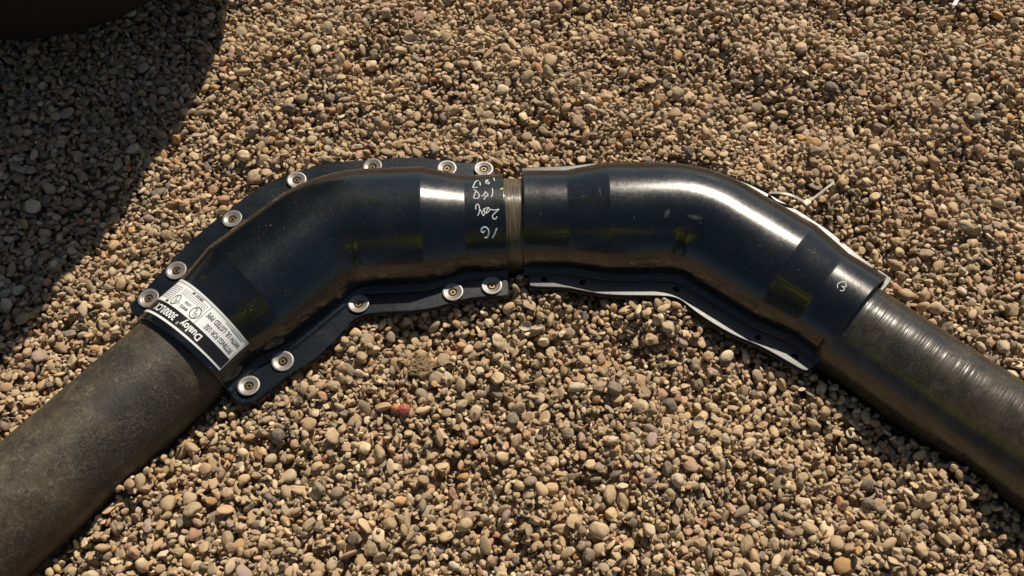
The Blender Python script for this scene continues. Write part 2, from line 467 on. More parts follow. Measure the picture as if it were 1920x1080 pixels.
# ------------------------------------------------------------------ pipes
def straight_pipe(name, A, B_, r, m, root, th=.004):
    """tube built along local X of its root"""
    d = (B_ - A); L = d.length
    bm = bmesh.new(); n = 96; ns = 200
    for rr in (r, r - th):
        rings = []
        for i in range(ns + 1):
            x = L * i / ns
            w = noise.noise(Vector((x * 7, 3.3 * r * 100, 0))) * .0004
            rings.append([bm.verts.new((x, (rr + w) * math.cos(2 * math.pi * k / n), (rr + w) * math.sin(2 * math.pi * k / n))) for k in range(n)])
        for a, b in zip(rings[:-1], rings[1:]): bridge(bm, a, b)
        if rr == r: o0, o1 = rings[0], rings[-1]
        else: bridge(bm, o0, rings[0]); bridge(bm, rings[-1], o1)
    bmesh.ops.recalc_face_normals(bm, faces=bm.faces)
    o = obj(name, bm, m)
    o.location = A; o.rotation_euler = (0, 0, math.atan2(d.y, d.x))
    return o
def on_line(a, b, x, z): return Vector((x, a + b * x, z))
pipeL = straight_pipe('fibreglass_pipe', on_line(.7985, 1.2179, -.312, Z0 - .001), on_line(.7985, 1.2179, -1.25, Z0 - .001), .0532, M_pipeL, None)
tag(pipeL, 'smooth dull brown fibreglass pipe mottled with dark stains, running out at lower left', 'pipe', 'brown fibreglass pipes')
pipeR = straight_pipe('fibreglass_pipe', on_line(.7390, -.8920, .330, Z0 - .003), on_line(.7390, -.8920, 1.35, Z0 - .003), .0512, M_pipeR, None)
tag(pipeR, 'shiny brown fibreglass pipe with fine wound ridges, running out at lower right', 'pipe', 'brown fibreglass pipes')
sleeve = straight_pipe('coupling_pipe', Vector((-.045, .5588, Z0)), Vector((.050, .5622, Z0)), .0518, M_mid, None)
tag(sleeve, 'short amber pipe stub showing in the gap between the two black elbows', 'pipe stub')

# ------------------------------------------------------------------ wrap-around label on the left elbow
def cyl_pt(s, ang, r):
    """point on the left arm: s along, ang from the south-east horizontal over the top"""
    c, d = PL(s); side = Vector((d.y, -d.x))       # south side? checked below
    if side.y > 0: side = -side
    return Vector((c.x + side.x * r * math.cos(ang), c.y + side.y * r * math.cos(ang), Z0 + r * math.sin(ang)))
LR = rN + .001
LH = .0325; A0, A1 = R(27), R(152); LW = (A1 - A0) * LR
S_TOP = totL - .0065              # label edge by the pipe = text "up" edge
def lab(X, Y, lift):
    ang = A0 + X / LR
    s_ = S_TOP - (LH - Y) * 1.28; rr_ = profL[-1][1]
    for (a_s, a_r), (b_s, b_r) in zip(profL[:-1], profL[1:]):
        if a_s <= s_ <= b_s: rr_ = a_r + (b_r - a_r) * (s_ - a_s) / (b_s - a_s)
    return cyl_pt(s_, ang, rr_ + lift)
def rbx(bm, x0, y0, x1, y1, lift, nx=None):
    nx = nx or max(1, int((x1 - x0) / .0012)); ny = max(1, int((y1 - y0) / .0015))
    g = [[bm.verts.new(lab(x0 + (x1 - x0) * i / nx, y0 + (y1 - y0) * j / ny, lift)) for j in range(ny + 1)] for i in range(nx + 1)]
    for i in range(nx):
        for j in range(ny): bm.faces.new((g[i][j], g[i + 1][j], g[i + 1][j + 1], g[i][j + 1]))
def text_bm(txt, size, bold=0., align='LEFT'):
    cu = bpy.data.curves.new('t', 'FONT'); cu.body = txt; cu.size = size; cu.align_x = align; cu.resolution_u = 3; cu.offset = bold
    o = bpy.data.objects.new('t', cu); C.objects.link(o)
    dg = bpy.context.evaluated_depsgraph_get(); dg.update()
    me = bpy.data.meshes.new_from_object(o.evaluated_get(dg))
    bm = bmesh.new(); bm.from_mesh(me)
    bpy.data.objects.remove(o); bpy.data.curves.remove(cu); bpy.data.meshes.remove(me)
    return bm
def put_text(dst, txt, X, Y, size, lift, bold=0., width=None, shear=0.):
    bm = text_bm(txt, size, bold)
    w = max((v.co.x for v in bm.verts), default=1)
    k = width / w if width else 1
    mp = {}
    for v in bm.verts: mp[v] = dst.verts.new(lab(X + v.co.x * k + v.co.y * shear, Y + v.co.y, lift))
    for f in bm.faces:
        try: dst.faces.new([mp[v] for v in f.verts])
        except ValueError: pass
    bm.free()
bm = bmesh.new()
rbx(bm, 0, 0, LW, LH, .0006, 100)
cn = [v for v in bm.verts if v.is_boundary]
ex = bmesh.ops.extrude_edge_only(bm, edges=[e for e in bm.edges if e.is_boundary])
for v in [g for g in ex['geom'] if isinstance(g, bmesh.types.BMVert)]:
    c_ = Vector((BL.x + (EL.x - BL.x) * .9, BL.y + (EL.y - BL.y) * .9, Z0)); ax = Vector((EL.x - BL.x, EL.y - BL.y, 0)).normalized()
    w_ = v.co - c_; w_ -= ax * w_.dot(ax); v.co -= w_.normalized() * .0005
bmesh.ops.recalc_face_normals(bm, faces=bm.faces)
sticker = flat_shade(obj('sticker', bm, M_white, elbowL))
bm = bmesh.new(); rbx(bm, .0008, .0206, LW - .001, .0307, .00075)
# frame lines and divider
rbx(bm, .0012, .0018, LW - .001, .0021, .00075); rbx(bm, .0012, .0018, .0015, .0206, .00075, 1); rbx(bm, .0492, .0018, .0496, .0206, .00075, 1)
obj('black_band', bm, M_black, sticker)
bm = bmesh.new()
put_text(bm, 'Dualoy', .0345, .0233, .0082, .0009, .00022, .0245)
put_text(bm, '®', .0600, .0268, .0036, .0009, 0, .0020)
put_text(bm, '3000/LCX', .0655, .0233, .0080, .0009, .00018, .0340)
obj('white_lettering', bm, M_white, sticker, smooth=False)
bm = bmesh.new()
put_text(bm, 'FITTINGS FOR USE', .0055, .0138, .0062, .00085, .00006, .0350)
put_text(bm, 'WITH UL LISTED PIPE', .0040, .0062, .0062, .00085, .00006, .0430)
put_text(bm, 'MH8752', .0635, .0155, .0032, .00085, .00005, .0100)
put_text(bm, 'LISTED', .0645, .0115, .0028, .00085, .00005, .0080)
put_text(bm, 'C', .0760, .0150, .0034, .00085, .00003, .0022)
put_text(bm, 'JOB NO. 1.00', .0600, .0028, .0026, .00085, .00012, .0150)
def circ(bm, X, Y, r, w):
    n = 30; a = [bm.verts.new(lab(X + (r + w) * math.cos(2 * math.pi * i / n), Y + (r + w) * math.sin(2 * math.pi * i / n), .00085)) for i in range(n)]
    b = [bm.verts.new(lab(X + (r - w) * math.cos(2 * math.pi * i / n), Y + (r - w) * math.sin(2 * math.pi * i / n), .00085)) for i in range(n)]
    for i in range(n): bm.faces.new((a[i], a[(i + 1) % n], b[(i + 1) % n], b[i]))
circ(bm, .0560, .0140, .0048, .0004); circ(bm, .0835, .0150, .0043, .0004)
put_text(bm, 'U', .0532, .0138, .0048, .00085, .0001, .0030); put_text(bm, 'L', .0563, .0110, .0048, .00085, .0001, .0026)
put_text(bm, 'U', .0808, .0148, .0042, .00085, .0001, .0027); put_text(bm, 'L', .0838, .0122, .0042, .00085, .0001, .0022)
put_text(bm, 'MM', .0900, .0180, .0026, .00085, .0002, .0045)
obj('black_lettering', bm, M_ink, sticker, smooth=False)
bm = bmesh.new(); rr = random.Random(3)
for i in range(4):                       # rows of fine print
    x = .0515
    while x < .086:
        w = rr.uniform(.0010, .0035); rbx(bm, x, .0088 - i * .0014, min(x + w, .0865), .0092 - i * .0014, .00085, 2); x += w + .0007
for i in range(8):
    x = .0900
    while x < LW - .003:
        w = rr.uniform(.0010, .0035); rbx(bm, x, .0165 - i * .0016, min(x + w, LW - .002), .0170 - i * .0016, .00085, 2); x += w + .0007
obj('fine_print', bm, M_inkpale, sticker, smooth=False)
bm = bmesh.new(); rbx(bm, .006, .0030, .030, .0034, .00085); rbx(bm, .006, .0039, .022, .0042, .00085)
obj('blue_line', bm, M_inkblue, sticker, smooth=False)

# ------------------------------------------------------------------ handwriting traced on the shells
def surf_hit(P, sts, px, py, lift=.0004):
    """where the sight line meets the swept shell"""
    o = Vector((0, 0, CAM_H)); d = ray(px, py); best = None
    t = .6
    total = sts[-1][0]
    def sd(p):
        m = 9
        for i in range(0, len(sts)):
            s, r = sts[i]; c, tn = P(s)
            dx = p.x - c.x; dy = p.y - c.y
            if abs(dx * tn.x + dy * tn.y) > .006: continue
            lat = -dx * tn.y + dy * tn.x
            m = min(m, math.hypot(lat, p.z - Z0) - r)
        return m
    for _ in range(60):
        p = o + d * t; q = sd(p)
        if q < 1e-5: break
        t += min(q, .03)
    return o + d * (t - .00002)
def stroke(bm, pts, w):
    """a thin raised ribbon of paint along points on the shell"""
    q = []
    for a, b in zip(pts[:-1], pts[1:]):
        for k in range(3): q.append(a.lerp(b, k / 3))
    q.append(pts[-1])
    rings = []
    for i, p in enumerate(q):
        t = (q[min(i + 1, len(q) - 1)] - q[max(i - 1, 0)]).normalized()
        nrm = Vector((0, -.25, 1)).normalized(); sd = t.cross(nrm).normalized(); up = sd.cross(t).normalized()
        ww = w * (.55 if i in (0, len(q) - 1) else 1)
        rings.append([bm.verts.new(p + sd * ww * math.cos(a) + up * ww * .55 * math.sin(a)) for a in [k * math.pi / 4 for k in range(8)]])
    for A, B_ in zip(rings[:-1], rings[1:]): bridge(bm, A, B_)
    bm.faces.new(rings[0]); bm.faces.new(rings[-1])
def smooth_px(pts):
    out = [pts[0]]
    for i in range(len(pts) - 1):
        p0 = pts[max(i - 1, 0)]; p1 = pts[i]; p2 = pts[i + 1]; p3 = pts[min(i + 2, len(pts) - 1)]
        for k in (1, 2, 3):
            t = k / 3
            out.append(tuple(.5 * ((2 * b) + (c - a) * t + (2 * a - 5 * b + 4 * c - d) * t * t + (3 * b - a - 3 * c + d) * t ** 3) for a, b, c, d in zip(p0, p1, p2, p3)))
    return out
def write(name, parent, P, sts, strokes, org, sc, w, m, label=None):
    bm = bmesh.new()
    for st in strokes:
        px = smooth_px([(org[0] + x / sc, org[1] + y / sc) for x, y in st])
        stroke(bm, [surf_hit(P, sts, *p) for p in px], w)
    o = obj(name, bm, m, parent)
    if label: o['label'] = label
    return o
O1 = (850, 320); S1 = 6.75
write('handwriting', elbowL, PL, stL, [
    [(325,128),(285,135),(265,170),(247,218),(308,210)], [(335,143),(342,190)], [(405,118),(430,140),(452,150),(448,168),(425,165),(408,150),(425,130),(440,112)], [(510,90),(522,130)],
    [(258,240),(300,270),(325,305),(318,345),(280,355),(255,340),(272,300),(280,265)], [(350,322),(375,318),(395,290),(408,262)], [(398,272),(435,298),(430,325),(405,322),(400,350),(380,366)], [(492,222),(498,285),(480,340)],
    [(284,492),(284,445),(308,425),(328,460),(328,525),(305,575)], [(338,490),(360,535),(380,572),(395,535),(385,478)], [(372,520),(400,480),(450,470),(425,500),(410,545)], [(410,545),(445,520),(465,490)], [(455,488),(520,500),(576,490),(540,525),(495,570),(505,608),(535,612),(552,580)]],
    O1, S1, .00055, M_chalk, 'white hand-painted marks by the gap')
write('handwriting', elbowL, PL, stL, [[(352,775),(358,735),(400,714),(438,742),(446,795),(425,848),(395,845)], [(352,775),(380,785),(398,760)], [(550,725),(525,795),(492,860)]], O1, S1, .0009, M_chalkblue, 'pale blue hand-painted 16')
write('paint_fleck', elbowL, PL, stL, [[(595,240),(612,232),(632,225)]], O1, S1, .0011, M_green)
write('handwriting', elbowR, PR, stR, [[(1003,242),(1000,215),(1025,197),(1062,200),(1062,232),(1035,228)], [(1030,225),(1052,245),(1042,262),(1018,258)]], (1320, 480), 4.0, .0005, M_chalk, 'small white painted squiggle')

# worn smudges rubbed into the shells at definite spots
def smudge(m, origin, P, sts, px, py, size, rotz, amt, col=(.13, .125, .115)):
    p = surf_hit(P, sts, px, py, 0) - Vector((origin.x, origin.y, Z0)); nt = m.node_tree; b = nt.nodes['Principled BSDF']
    mp = nt.nodes.new('ShaderNodeMapping'); mp.vector_type = 'TEXTURE'; mp.inputs['Location'].default_value = p; mp.inputs['Rotation'].default_value = (0, 0, rotz); mp.inputs['Scale'].default_value = size
    nt.links.new(objco(nt), mp.inputs['Vector'])
    ln = nt.nodes.new('ShaderNodeVectorMath'); ln.operation = 'LENGTH'; nt.links.new(mp.outputs[0], ln.inputs[0])
    nz = noise_n(nt, objco(nt), 330, 4, .75, 1.0)
    f = ramp(nt, [(.55, (1, 1, 1)), (.95, (0, 0, 0))], mth(nt, 'ADD', mth(nt, 'MULTIPLY', ln.outputs['Value'], .6), mth(nt, 'MULTIPLY', nz, .7)))
    f = mth(nt, 'MULTIPLY', f, amt)
    src = b.inputs['Base Color'].links[0].from_socket
    nt.links.new(mixc(nt, f, src, col), b.inputs['Base Color'])
    rs = b.inputs['Roughness'].links[0].from_socket
    nt.links.new(mth(nt, 'ADD', rs, mth(nt, 'MULTIPLY', f, .3)), b.inputs['Roughness'])
for px, py, sz, rz, am in ((1251, 400, (.0028, .0062, .006), -.5, .9), (1303, 407, (.0085, .0026, .005), -.25, .8), (1125, 357, (.0014, .008, .008), .2, .5), (1440, 418, (.018, .002, .006), -.6, .45), (1330, 332, (.016, .002, .006), -.4, .4)):
    smudge(M_shellR, BR, PR, stR, px, py, sz, rz, am * .5)

# ------------------------------------------------------------------ tank casting the shade
def tank():
    r = .310; A = Vector((-.593, 1.014, .275))
    root = empty('storage_tank', (A.x, A.y, 0), 'dark rust-brown round-bottomed tank standing on the shaded gravel at the top left corner', 'tank')
    w = Vector((.0226, -.068, .997)).normalized(); L = 1.0
    bm = bmesh.new(); n = 96; prof = []
    for i in range(0, 25): a = i / 24 * math.pi / 2; prof.append((-r * math.cos(a), r * math.sin(a)))
    for i in range(1, 11): prof.append((L * i / 10, r))
    for i in range(1, 25): a = i / 24 * math.pi / 2; prof.append((L + r * math.sin(a), r * math.cos(a)))
    side = w.cross(Vector((0, 1, 0))).normalized(); up_ = side.cross(w).normalized(); rings = []
    for x, rr_ in prof:
        c = A + w * x
        if rr_ < 1e-4: rings.append([bm.verts.new(c)]); continue
        rings.append([bm.verts.new(c + side * rr_ * math.cos(2 * math.pi * k / n) + up_ * rr_ * math.sin(2 * math.pi * k / n)) for k in range(n)])
    for a, b in zip(rings[:-1], rings[1:]):
        for k in range(n):
            j = (k + 1) % n
            if len(a) == 1: bm.faces.new((a[0], b[j], b[k]))
            elif len(b) == 1: bm.faces.new((a[k], a[j], b[0]))
            else: bm.faces.new((a[k], a[j], b[j], b[k]))
    bmesh.ops.recalc_face_normals(bm, faces=bm.faces)
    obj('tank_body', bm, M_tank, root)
    bm = bmesh.new(); rings = []                # weld seam where the dished end meets the barrel
    for k in range(n):
        a = 2 * math.pi * k / n; d = side * math.cos(a) + up_ * math.sin(a)
        rings.append([bm.verts.new(A + w * (.004 * math.cos(b)) + d * (r + .003 * math.sin(b))) for b in [q * math.pi / 4 for q in range(8)]])
    for k in range(n): bridge(bm, rings[k], rings[(k + 1) % n])
    obj('weld_seam', bm, M_tank, root)
    return A, w, r
TA, TW, TR = tank()

# ------------------------------------------------------------------ gravel: ground sheet + deposited pebbles

GX0, GX1, GY0, GY1, CS = -1.15, 1.15, -.12, 1.45, .00125
nxg, nyg = int((GX1 - GX0) / CS), int((GY1 - GY0) / CS)
xs = GX0 + (np.arange(nxg) + .5) * CS; ys = GY0 + (np.arange(nyg) + .5) * CS
XX, YY = np.meshgrid(xs, ys, indexing='ij')
hm = np.full((nxg, nyg), -.0120, np.float32)
for _ in range(26):          # gentle undulation
    kx, ky = rng.normal(0, 26), rng.normal(0, 26)
    hm += (.0019 * np.sin(kx * XX + ky * YY + rng.uniform(0, 6.28))).astype(np.float32)
for px, py, dep, rad in ((430, 235, .006, .03), (1175, 650, .011, .032), (760, 605, .009, .028), (860, 890, .008, .04), (1430, 200, .008, .045), (1080, 905, .007, .03), (690, 130, .007, .04),
                         (1130, 40, .006, .04), (1290, 760, .006, .03), (540, 860, .006, .04), (1660, 230, .007, .04), (1560, 30, .008, .04), (900, 200, -.005, .05), (1450, 980, .006, .04), (640, 960, -.006, .05)):
    q = at(px, py, 0); hm -= (2.2 * dep * np.exp(-((XX - q.x) ** 2 + (YY - q.y) ** 2) / (2 * (rad * .55) ** 2))).astype(np.float32)
ceil_ = np.full((nxg, nyg), 9., np.float32)
def inpoly(poly):
    ins = np.zeros(XX.shape, bool); n = len(poly)
    x0 = min(p[0] for p in poly); x1 = max(p[0] for p in poly); y0 = min(p[1] for p in poly); y1 = max(p[1] for p in poly)
    i0, i1 = int((x0 - GX0) / CS), int((x1 - GX0) / CS) + 1; j0, j1 = int((y0 - GY0) / CS), int((y1 - GY0) / CS) + 1
    X, Y = XX[i0:i1, j0:j1], YY[i0:i1, j0:j1]; sub = np.zeros(X.shape, bool)
    for k in range(n):
        (xa, ya), (xb, yb) = poly[k], poly[(k + 1) % n]
        if ya == yb: continue
        c = ((ya > Y) != (yb > Y)) & (X < (xb - xa) * (Y - ya) / (yb - ya) + xa); sub ^= c
    ins[i0:i1, j0:j1] = sub; return ins
for (fa, fb, xa, dep, wd) in ((.7385, -.892, .30, .022, .08), (.7985, 1.2179, -.31, .005, .07)):       # the loose pipes lie a little proud of the stones
    dl = np.abs(fa + fb * XX - YY) / math.hypot(1, fb); end = 1 / (1 + np.exp(-(XX - xa) * (1 if xa > 0 else -1) / .012))
    hm -= (dep * np.exp(-(dl / wd) ** 2) * end).astype(np.float32)
for o_ in (outL, outR):
    m_ = inpoly([(p.x, p.y) for p in grow(o_, .0025)])
    ceil_[m_] = np.minimum(ceil_[m_], Z0 - .0085)
    hm[m_] = -.020
def tube_ceiling(a, b, r, zc):
    a = np.array(a[:2]); b = np.array(b[:2]); d = b - a; L = np.hypot(*d); d = d / L
    s = (XX - a[0]) * d[0] + (YY - a[1]) * d[1]; l = np.abs(-(XX - a[0]) * d[1] + (YY - a[1]) * d[0])
    m_ = (s > -.003) & (s < L + .003) & (l < r + .001)
    ceil_[m_] = np.minimum(ceil_[m_], (zc - np.sqrt(np.maximum(r * r - l[m_] ** 2, 0)) * 3).astype(np.float32))
tube_ceiling((-.312, .7985 - 1.2179 * .312), (-1.25, .7985 - 1.2179 * 1.25), .0532, Z0)
tube_ceiling((.330, .7390 - .892 * .330), (1.35, .7390 - .892 * 1.35), .0512, Z0)
tube_ceiling((-.04, .5615), (.05, .5615), .0525, Z0)

base0 = hm.copy()
NP = 168000
a_ = np.clip(np.exp(rng.normal(math.log(.0035), .43, NP)), .0015, .0090)
br = np.clip(rng.normal(.68, .14, NP), .38, .96); crat = np.clip(rng.normal(.44, .12, NP), .22, .8)
order = np.argsort(-a_ * rng.uniform(.25, 1.75, NP)); a_ = a_[order]
px_ = np.empty(NP); py_ = np.empty(NP); pz_ = np.empty(NP); ok = np.zeros(NP, bool)
yaw = rng.uniform(0, 2 * math.pi, NP); t1 = rng.normal(0, .48, NP); t2 = rng.normal(0, .48, NP)
t1 = np.where(rng.random(NP) < .12, rng.uniform(-1.5, 1.5, NP), t1)
def rotm(y, p, q):
    cy, sy, cp, sp, cq, sq = math.cos(y), math.sin(y), math.cos(p), math.sin(p), math.cos(q), math.sin(q)
    Rz = np.array([[cy, -sy, 0], [sy, cy, 0], [0, 0, 1]]); Ry = np.array([[cp, 0, sp], [0, 1, 0], [-sp, 0, cp]]); Rx = np.array([[1, 0, 0], [0, cq, -sq], [0, sq, cq]])
    return Rz @ Ry @ Rx
EU = np.empty((NP, 3)); SC = np.empty((NP, 3))
W_, H_ = GX1 - GX0, GY1 - GY0
K = 4
cand = rng.random((NP, K, 2))
for i in range(NP):
    a = a_[i]; sx, sy, sz = a, a * br[i], a * crat[i]
    SC[i] = (sx, sy, sz); EU[i] = (t2[i], t1[i], yaw[i])
    M = rotm(yaw[i], t1[i], t2[i]); S = (M * np.array([sx * sx, sy * sy, sz * sz])) @ M.T      # covariance-like matrix
    # ellipsoid x^T S^-1 x = 1 ; conditional z given xy
    Sxx, Sxy, Syy, Sxz, Syz, Szz = S[0, 0], S[0, 1], S[1, 1], S[0, 2], S[1, 2], S[2, 2]
    det = Sxx * Syy - Sxy * Sxy
    ax_, ay_ = (Sxz * Syy - Syz * Sxy) / det, (Syz * Sxx - Sxz * Sxy) / det
    vz = Szz - (Sxz * ax_ + Syz * ay_)
    n = int(math.sqrt(max(Sxx, Syy)) / CS) + 1
    g = np.arange(-n, n + 1) * CS; gx, gy = g[:, None], g[None, :]
    q = 1 - (Syy * gx * gx - 2 * Sxy * gx * gy + Sxx * gy * gy) / det
    msk = q > 0
    h = np.sqrt(np.maximum(q, 0) * vz); mean = ax_ * gx + ay_ * gy
    bot = np.where(msk, mean - h, 9.).astype(np.float32); top = np.where(msk, mean + h, -9.).astype(np.float32)
    best = 9; bi = None; rb_ = 9
    # spread the candidates a few pebble-widths around one random spot and keep the lowest seat
    bx = GX0 + cand[i, 0, 0] * W_; by = GY0 + cand[i, 0, 1] * H_
    for k in range(K):
        x = bx + (0 if k == 0 else (cand[i, k, 0] - .5) * .035); y = by + (0 if k == 0 else (cand[i, k, 1] - .5) * .035)
        ci, cj = int((x - GX0) / CS), int((y - GY0) / CS)
        if ci < n or cj < n or ci >= nxg - n - 1 or cj >= nyg - n - 1: continue
        z = float((hm[ci - n:ci + n + 1, cj - n:cj + n + 1] - bot).max())
        rel = z - base0[ci, cj]
        if rel < rb_:
            if float((z + top - ceil_[ci - n:ci + n + 1, cj - n:cj + n + 1]).max()) > 0: continue
            best = z; rb_ = rel; bi = (ci, cj)
    if bi is None or rb_ > .021: continue
    ci, cj = bi; sl = hm[ci - n:ci + n + 1, cj - n:cj + n + 1]
    zz = best - .10 * sz
    np.maximum(sl, zz + top, out=sl)
    px_[i], py_[i], pz_[i] = GX0 + (ci + .5) * CS, GY0 + (cj + .5) * CS, zz; ok[i] = True
idx = np.nonzero(ok)[0]
print('pebbles', len(idx), 'mean surface', float(hm[ceil_ > 1].mean()), float(np.percentile(hm[ceil_ > 1], 90)))
def ground_z(x, y, r=.004):
    ci, cj = int((x - GX0) / CS), int((y - GY0) / CS); k = max(1, int(r / CS))
    return float(hm[ci - k:ci + k + 1, cj - k:cj + k + 1].max())

def axis(a, b): return [-60., -8., -2.5, a - .05] + list(np.linspace(a, b, int((b - a) / .015))) + [b + .05, 3.5, 8., 60.]
gxs, gys = axis(GX0 + .01, GX1 - .01), axis(GY0 + .01, GY1 - .01)
def gz(x, y):
    if x < GX0 or x > GX1 or y < GY0 or y > GY1: return -.012
    i, j = int((x - GX0) / CS), int((y - GY0) / CS)
    return float(base0[max(i - 4, 0):i + 5, max(j - 4, 0):j + 5].min()) - .003
bm = bmesh.new(); gv = [[bm.verts.new((x, y, gz(x, y))) for y in gys] for x in gxs]
for i in range(len(gxs) - 1):
    for j in range(len(gys) - 1): bm.faces.new((gv[i][j], gv[i + 1][j], gv[i + 1][j + 1], gv[i][j + 1]))
tag(obj('ground', bm, M_soil), kind='structure')

me = bpy.data.meshes.new('gravel'); me.vertices.add(len(idx))
me.vertices.foreach_set('co', np.stack([px_[idx], py_[idx], pz_[idx]], 1).astype(np.float32).ravel())
for nm, arr in (('rot', EU), ('siz', SC)):
    at_ = me.attributes.new(nm, 'FLOAT_VECTOR', 'POINT'); at_.data.foreach_set('vector', arr[idx].astype(np.float32).ravel())
gravel = bpy.data.objects.new('gravel', me); C.objects.link(gravel); me.materials.append(M_peb)
tag(gravel, 'tan and brown rounded river pebbles covering the whole ground', 'gravel', kind='stuff')
ng = bpy.data.node_groups.new('pebble_scatter', 'GeometryNodeTree')
ng.interface.new_socket('Geometry', in_out='INPUT', socket_type='NodeSocketGeometry'); ng.interface.new_socket('Geometry', in_out='OUTPUT', socket_type='NodeSocketGeometry')
L = ng.links.new
gi = ng.nodes.new('NodeGroupInput'); go = ng.nodes.new('NodeGroupOutput')
join = ng.nodes.new('GeometryNodeJoinGeometry')
for v in range(18):
    rv = random.Random(100 + v)
    ico = ng.nodes.new('GeometryNodeMeshIcoSphere'); ico.inputs['Radius'].default_value = 1; ico.inputs['Subdivisions'].default_value = 4
    pos = ng.nodes.new('GeometryNodeInputPosition')
    add = ng.nodes.new('ShaderNodeVectorMath'); add.operation = 'ADD'; add.inputs[1].default_value = (rv.uniform(-50, 50), rv.uniform(-50, 50), rv.uniform(-50, 50)); L(pos.outputs[0], add.inputs[0])
    nz = ng.nodes.new('ShaderNodeTexNoise'); nz.inputs['Scale'].default_value = rv.uniform(.55, .95); nz.inputs['Detail'].default_value = 1.2; nz.inputs['Roughness'].default_value = .35
    L(add.outputs[0], nz.inputs['Vector'])
    mr = ng.nodes.new('ShaderNodeMapRange'); mr.inputs['From Min'].default_value = .3; mr.inputs['From Max'].default_value = .7
    am = rv.uniform(.14, .30); mr.inputs['To Min'].default_value = 1 - am; mr.inputs['To Max'].default_value = 1 + am * .75; mr.clamp = False
    L(nz.outputs['Fac'], mr.inputs['Value'])
    # some stones are broken: clip them against a plane or two
    scl = ng.nodes.new('ShaderNodeVectorMath'); scl.operation = 'SCALE'; L(pos.outputs[0], scl.inputs[0]); L(mr.outputs[0], scl.inputs['Scale'])
    cur = scl.outputs[0]
    for _ in range((0, 0, 1, 0, 3, 1)[v % 6]):
        nd = Vector((rv.gauss(0, 1), rv.gauss(0, 1), rv.gauss(0, .7))).normalized(); dd = rv.uniform(.62, .85)
        dot = ng.nodes.new('ShaderNodeVectorMath'); dot.operation = 'DOT_PRODUCT'; L(cur, dot.inputs[0]); dot.inputs[1].default_value = nd
        sub = ng.nodes.new('ShaderNodeMath'); sub.operation = 'SUBTRACT'; L(dot.outputs['Value'], sub.inputs[0]); sub.inputs[1].default_value = dd
        mx = ng.nodes.new('ShaderNodeMath'); mx.operation = 'MAXIMUM'; L(sub.outputs[0], mx.inputs[0]); mx.inputs[1].default_value = 0
        mm = ng.nodes.new('ShaderNodeMath'); mm.operation = 'MULTIPLY'; L(mx.outputs[0], mm.inputs[0]); mm.inputs[1].default_value = -.82
        off = ng.nodes.new('ShaderNodeVectorMath'); off.operation = 'SCALE'; off.inputs[0].default_value = nd; L(mm.outputs[0], off.inputs['Scale'])
        ad = ng.nodes.new('ShaderNodeVectorMath'); ad.operation = 'ADD'; L(cur, ad.inputs[0]); L(off.outputs[0], ad.inputs[1]); cur = ad.outputs[0]
    sp = ng.nodes.new('GeometryNodeSetPosition'); L(ico.outputs['Mesh'], sp.inputs['Geometry']); L(cur, sp.inputs['Position'])
    sm = ng.nodes.new('GeometryNodeSetShadeSmooth'); L(sp.outputs[0], sm.inputs['Geometry'])
    smt = ng.nodes.new('GeometryNodeSetMaterial'); smt.inputs['Material'].default_value = M_peb; L(sm.outputs[0], smt.inputs['Geometry'])
    g2i = ng.nodes.new('GeometryNodeGeometryToInstance'); L(smt.outputs[0], g2i.inputs[0]); L(g2i.outputs[0], join.inputs[0])
iop = ng.nodes.new('GeometryNodeInstanceOnPoints'); iop.inputs['Pick Instance'].default_value = True
L(gi.outputs[0], iop.inputs['Points']); L(join.outputs[0], iop.inputs['Instance'])
na = ng.nodes.new('GeometryNodeInputNamedAttribute'); na.data_type = 'FLOAT_VECTOR'; na.inputs['Name'].default_value = 'rot'
e2r = ng.nodes.new('FunctionNodeEulerToRotation'); L(na.outputs[0], e2r.inputs[0]); L(e2r.outputs[0], iop.inputs['Rotation'])
nb = ng.nodes.new('GeometryNodeInputNamedAttribute'); nb.data_type = 'FLOAT_VECTOR'; nb.inputs['Name'].default_value = 'siz'; L(nb.outputs[0], iop.inputs['Scale'])
ri = ng.nodes.new('FunctionNodeRandomValue'); ri.data_type = 'INT'
for s_ in ri.inputs:
    if s_.name == 'Min' and s_.type == 'INT': s_.default_value = 0
    if s_.name == 'Max' and s_.type == 'INT': s_.default_value = 17
L([o for o in ri.outputs if o.type == 'INT'][0], iop.inputs['Instance Index'])
L(iop.outputs[0], go.inputs[0])
md = gravel.modifiers.new('scatter', 'NODES'); md.node_group = ng

# ------------------------------------------------------------------ single finds on the gravel
def pebble(name, px, py, size, yaw_, m, label, cat='pebble', seed=0, sink=.35):
    q = at(px, py, .002); z = ground_z(q.x, q.y, size[0] * .5)
    bm = bmesh.new(); bmesh.ops.create_icosphere(bm, subdivisions=4, radius=1)
    for v in bm.verts:
        f = 1 + .28 * noise.noise(v.co * .9 + Vector((seed * 7.1, 0, 0))) + .06 * noise.noise(v.co * 3 + Vector((0, seed * 3.3, 0)))
        v.co = Vector((v.co.x * size[0], v.co.y * size[1], v.co.z * size[2])) * f
    bmesh.ops.rotate(bm, verts=bm.verts, cent=(0, 0, 0), matrix=Matrix.Rotation(.25, 3, 'X') @ Matrix.Rotation(yaw_, 3, 'Z'))
    o = obj(name, bm, m); o.location = (q.x, q.y, z + size[2] * (1 - sink * 2) * .6)
    return tag(o, label, cat)
pebble('red_pebble', 757, 766, (.0066, .0056, .0045), .5, M_red, 'shiny coral red pebble lying beside an orange one below the left elbow', seed=1)
pebble('orange_pebble', 741, 764, (.0046, .0040, .0036), 1.2, M_orange, 'small orange pebble touching the red one', seed=2)
pebble('grey_slate', 1096, 592, (.0068, .0028, .0028), 1.45, M_greyst, 'dark grey oblong stone below the right elbow', 'stone', seed=3)
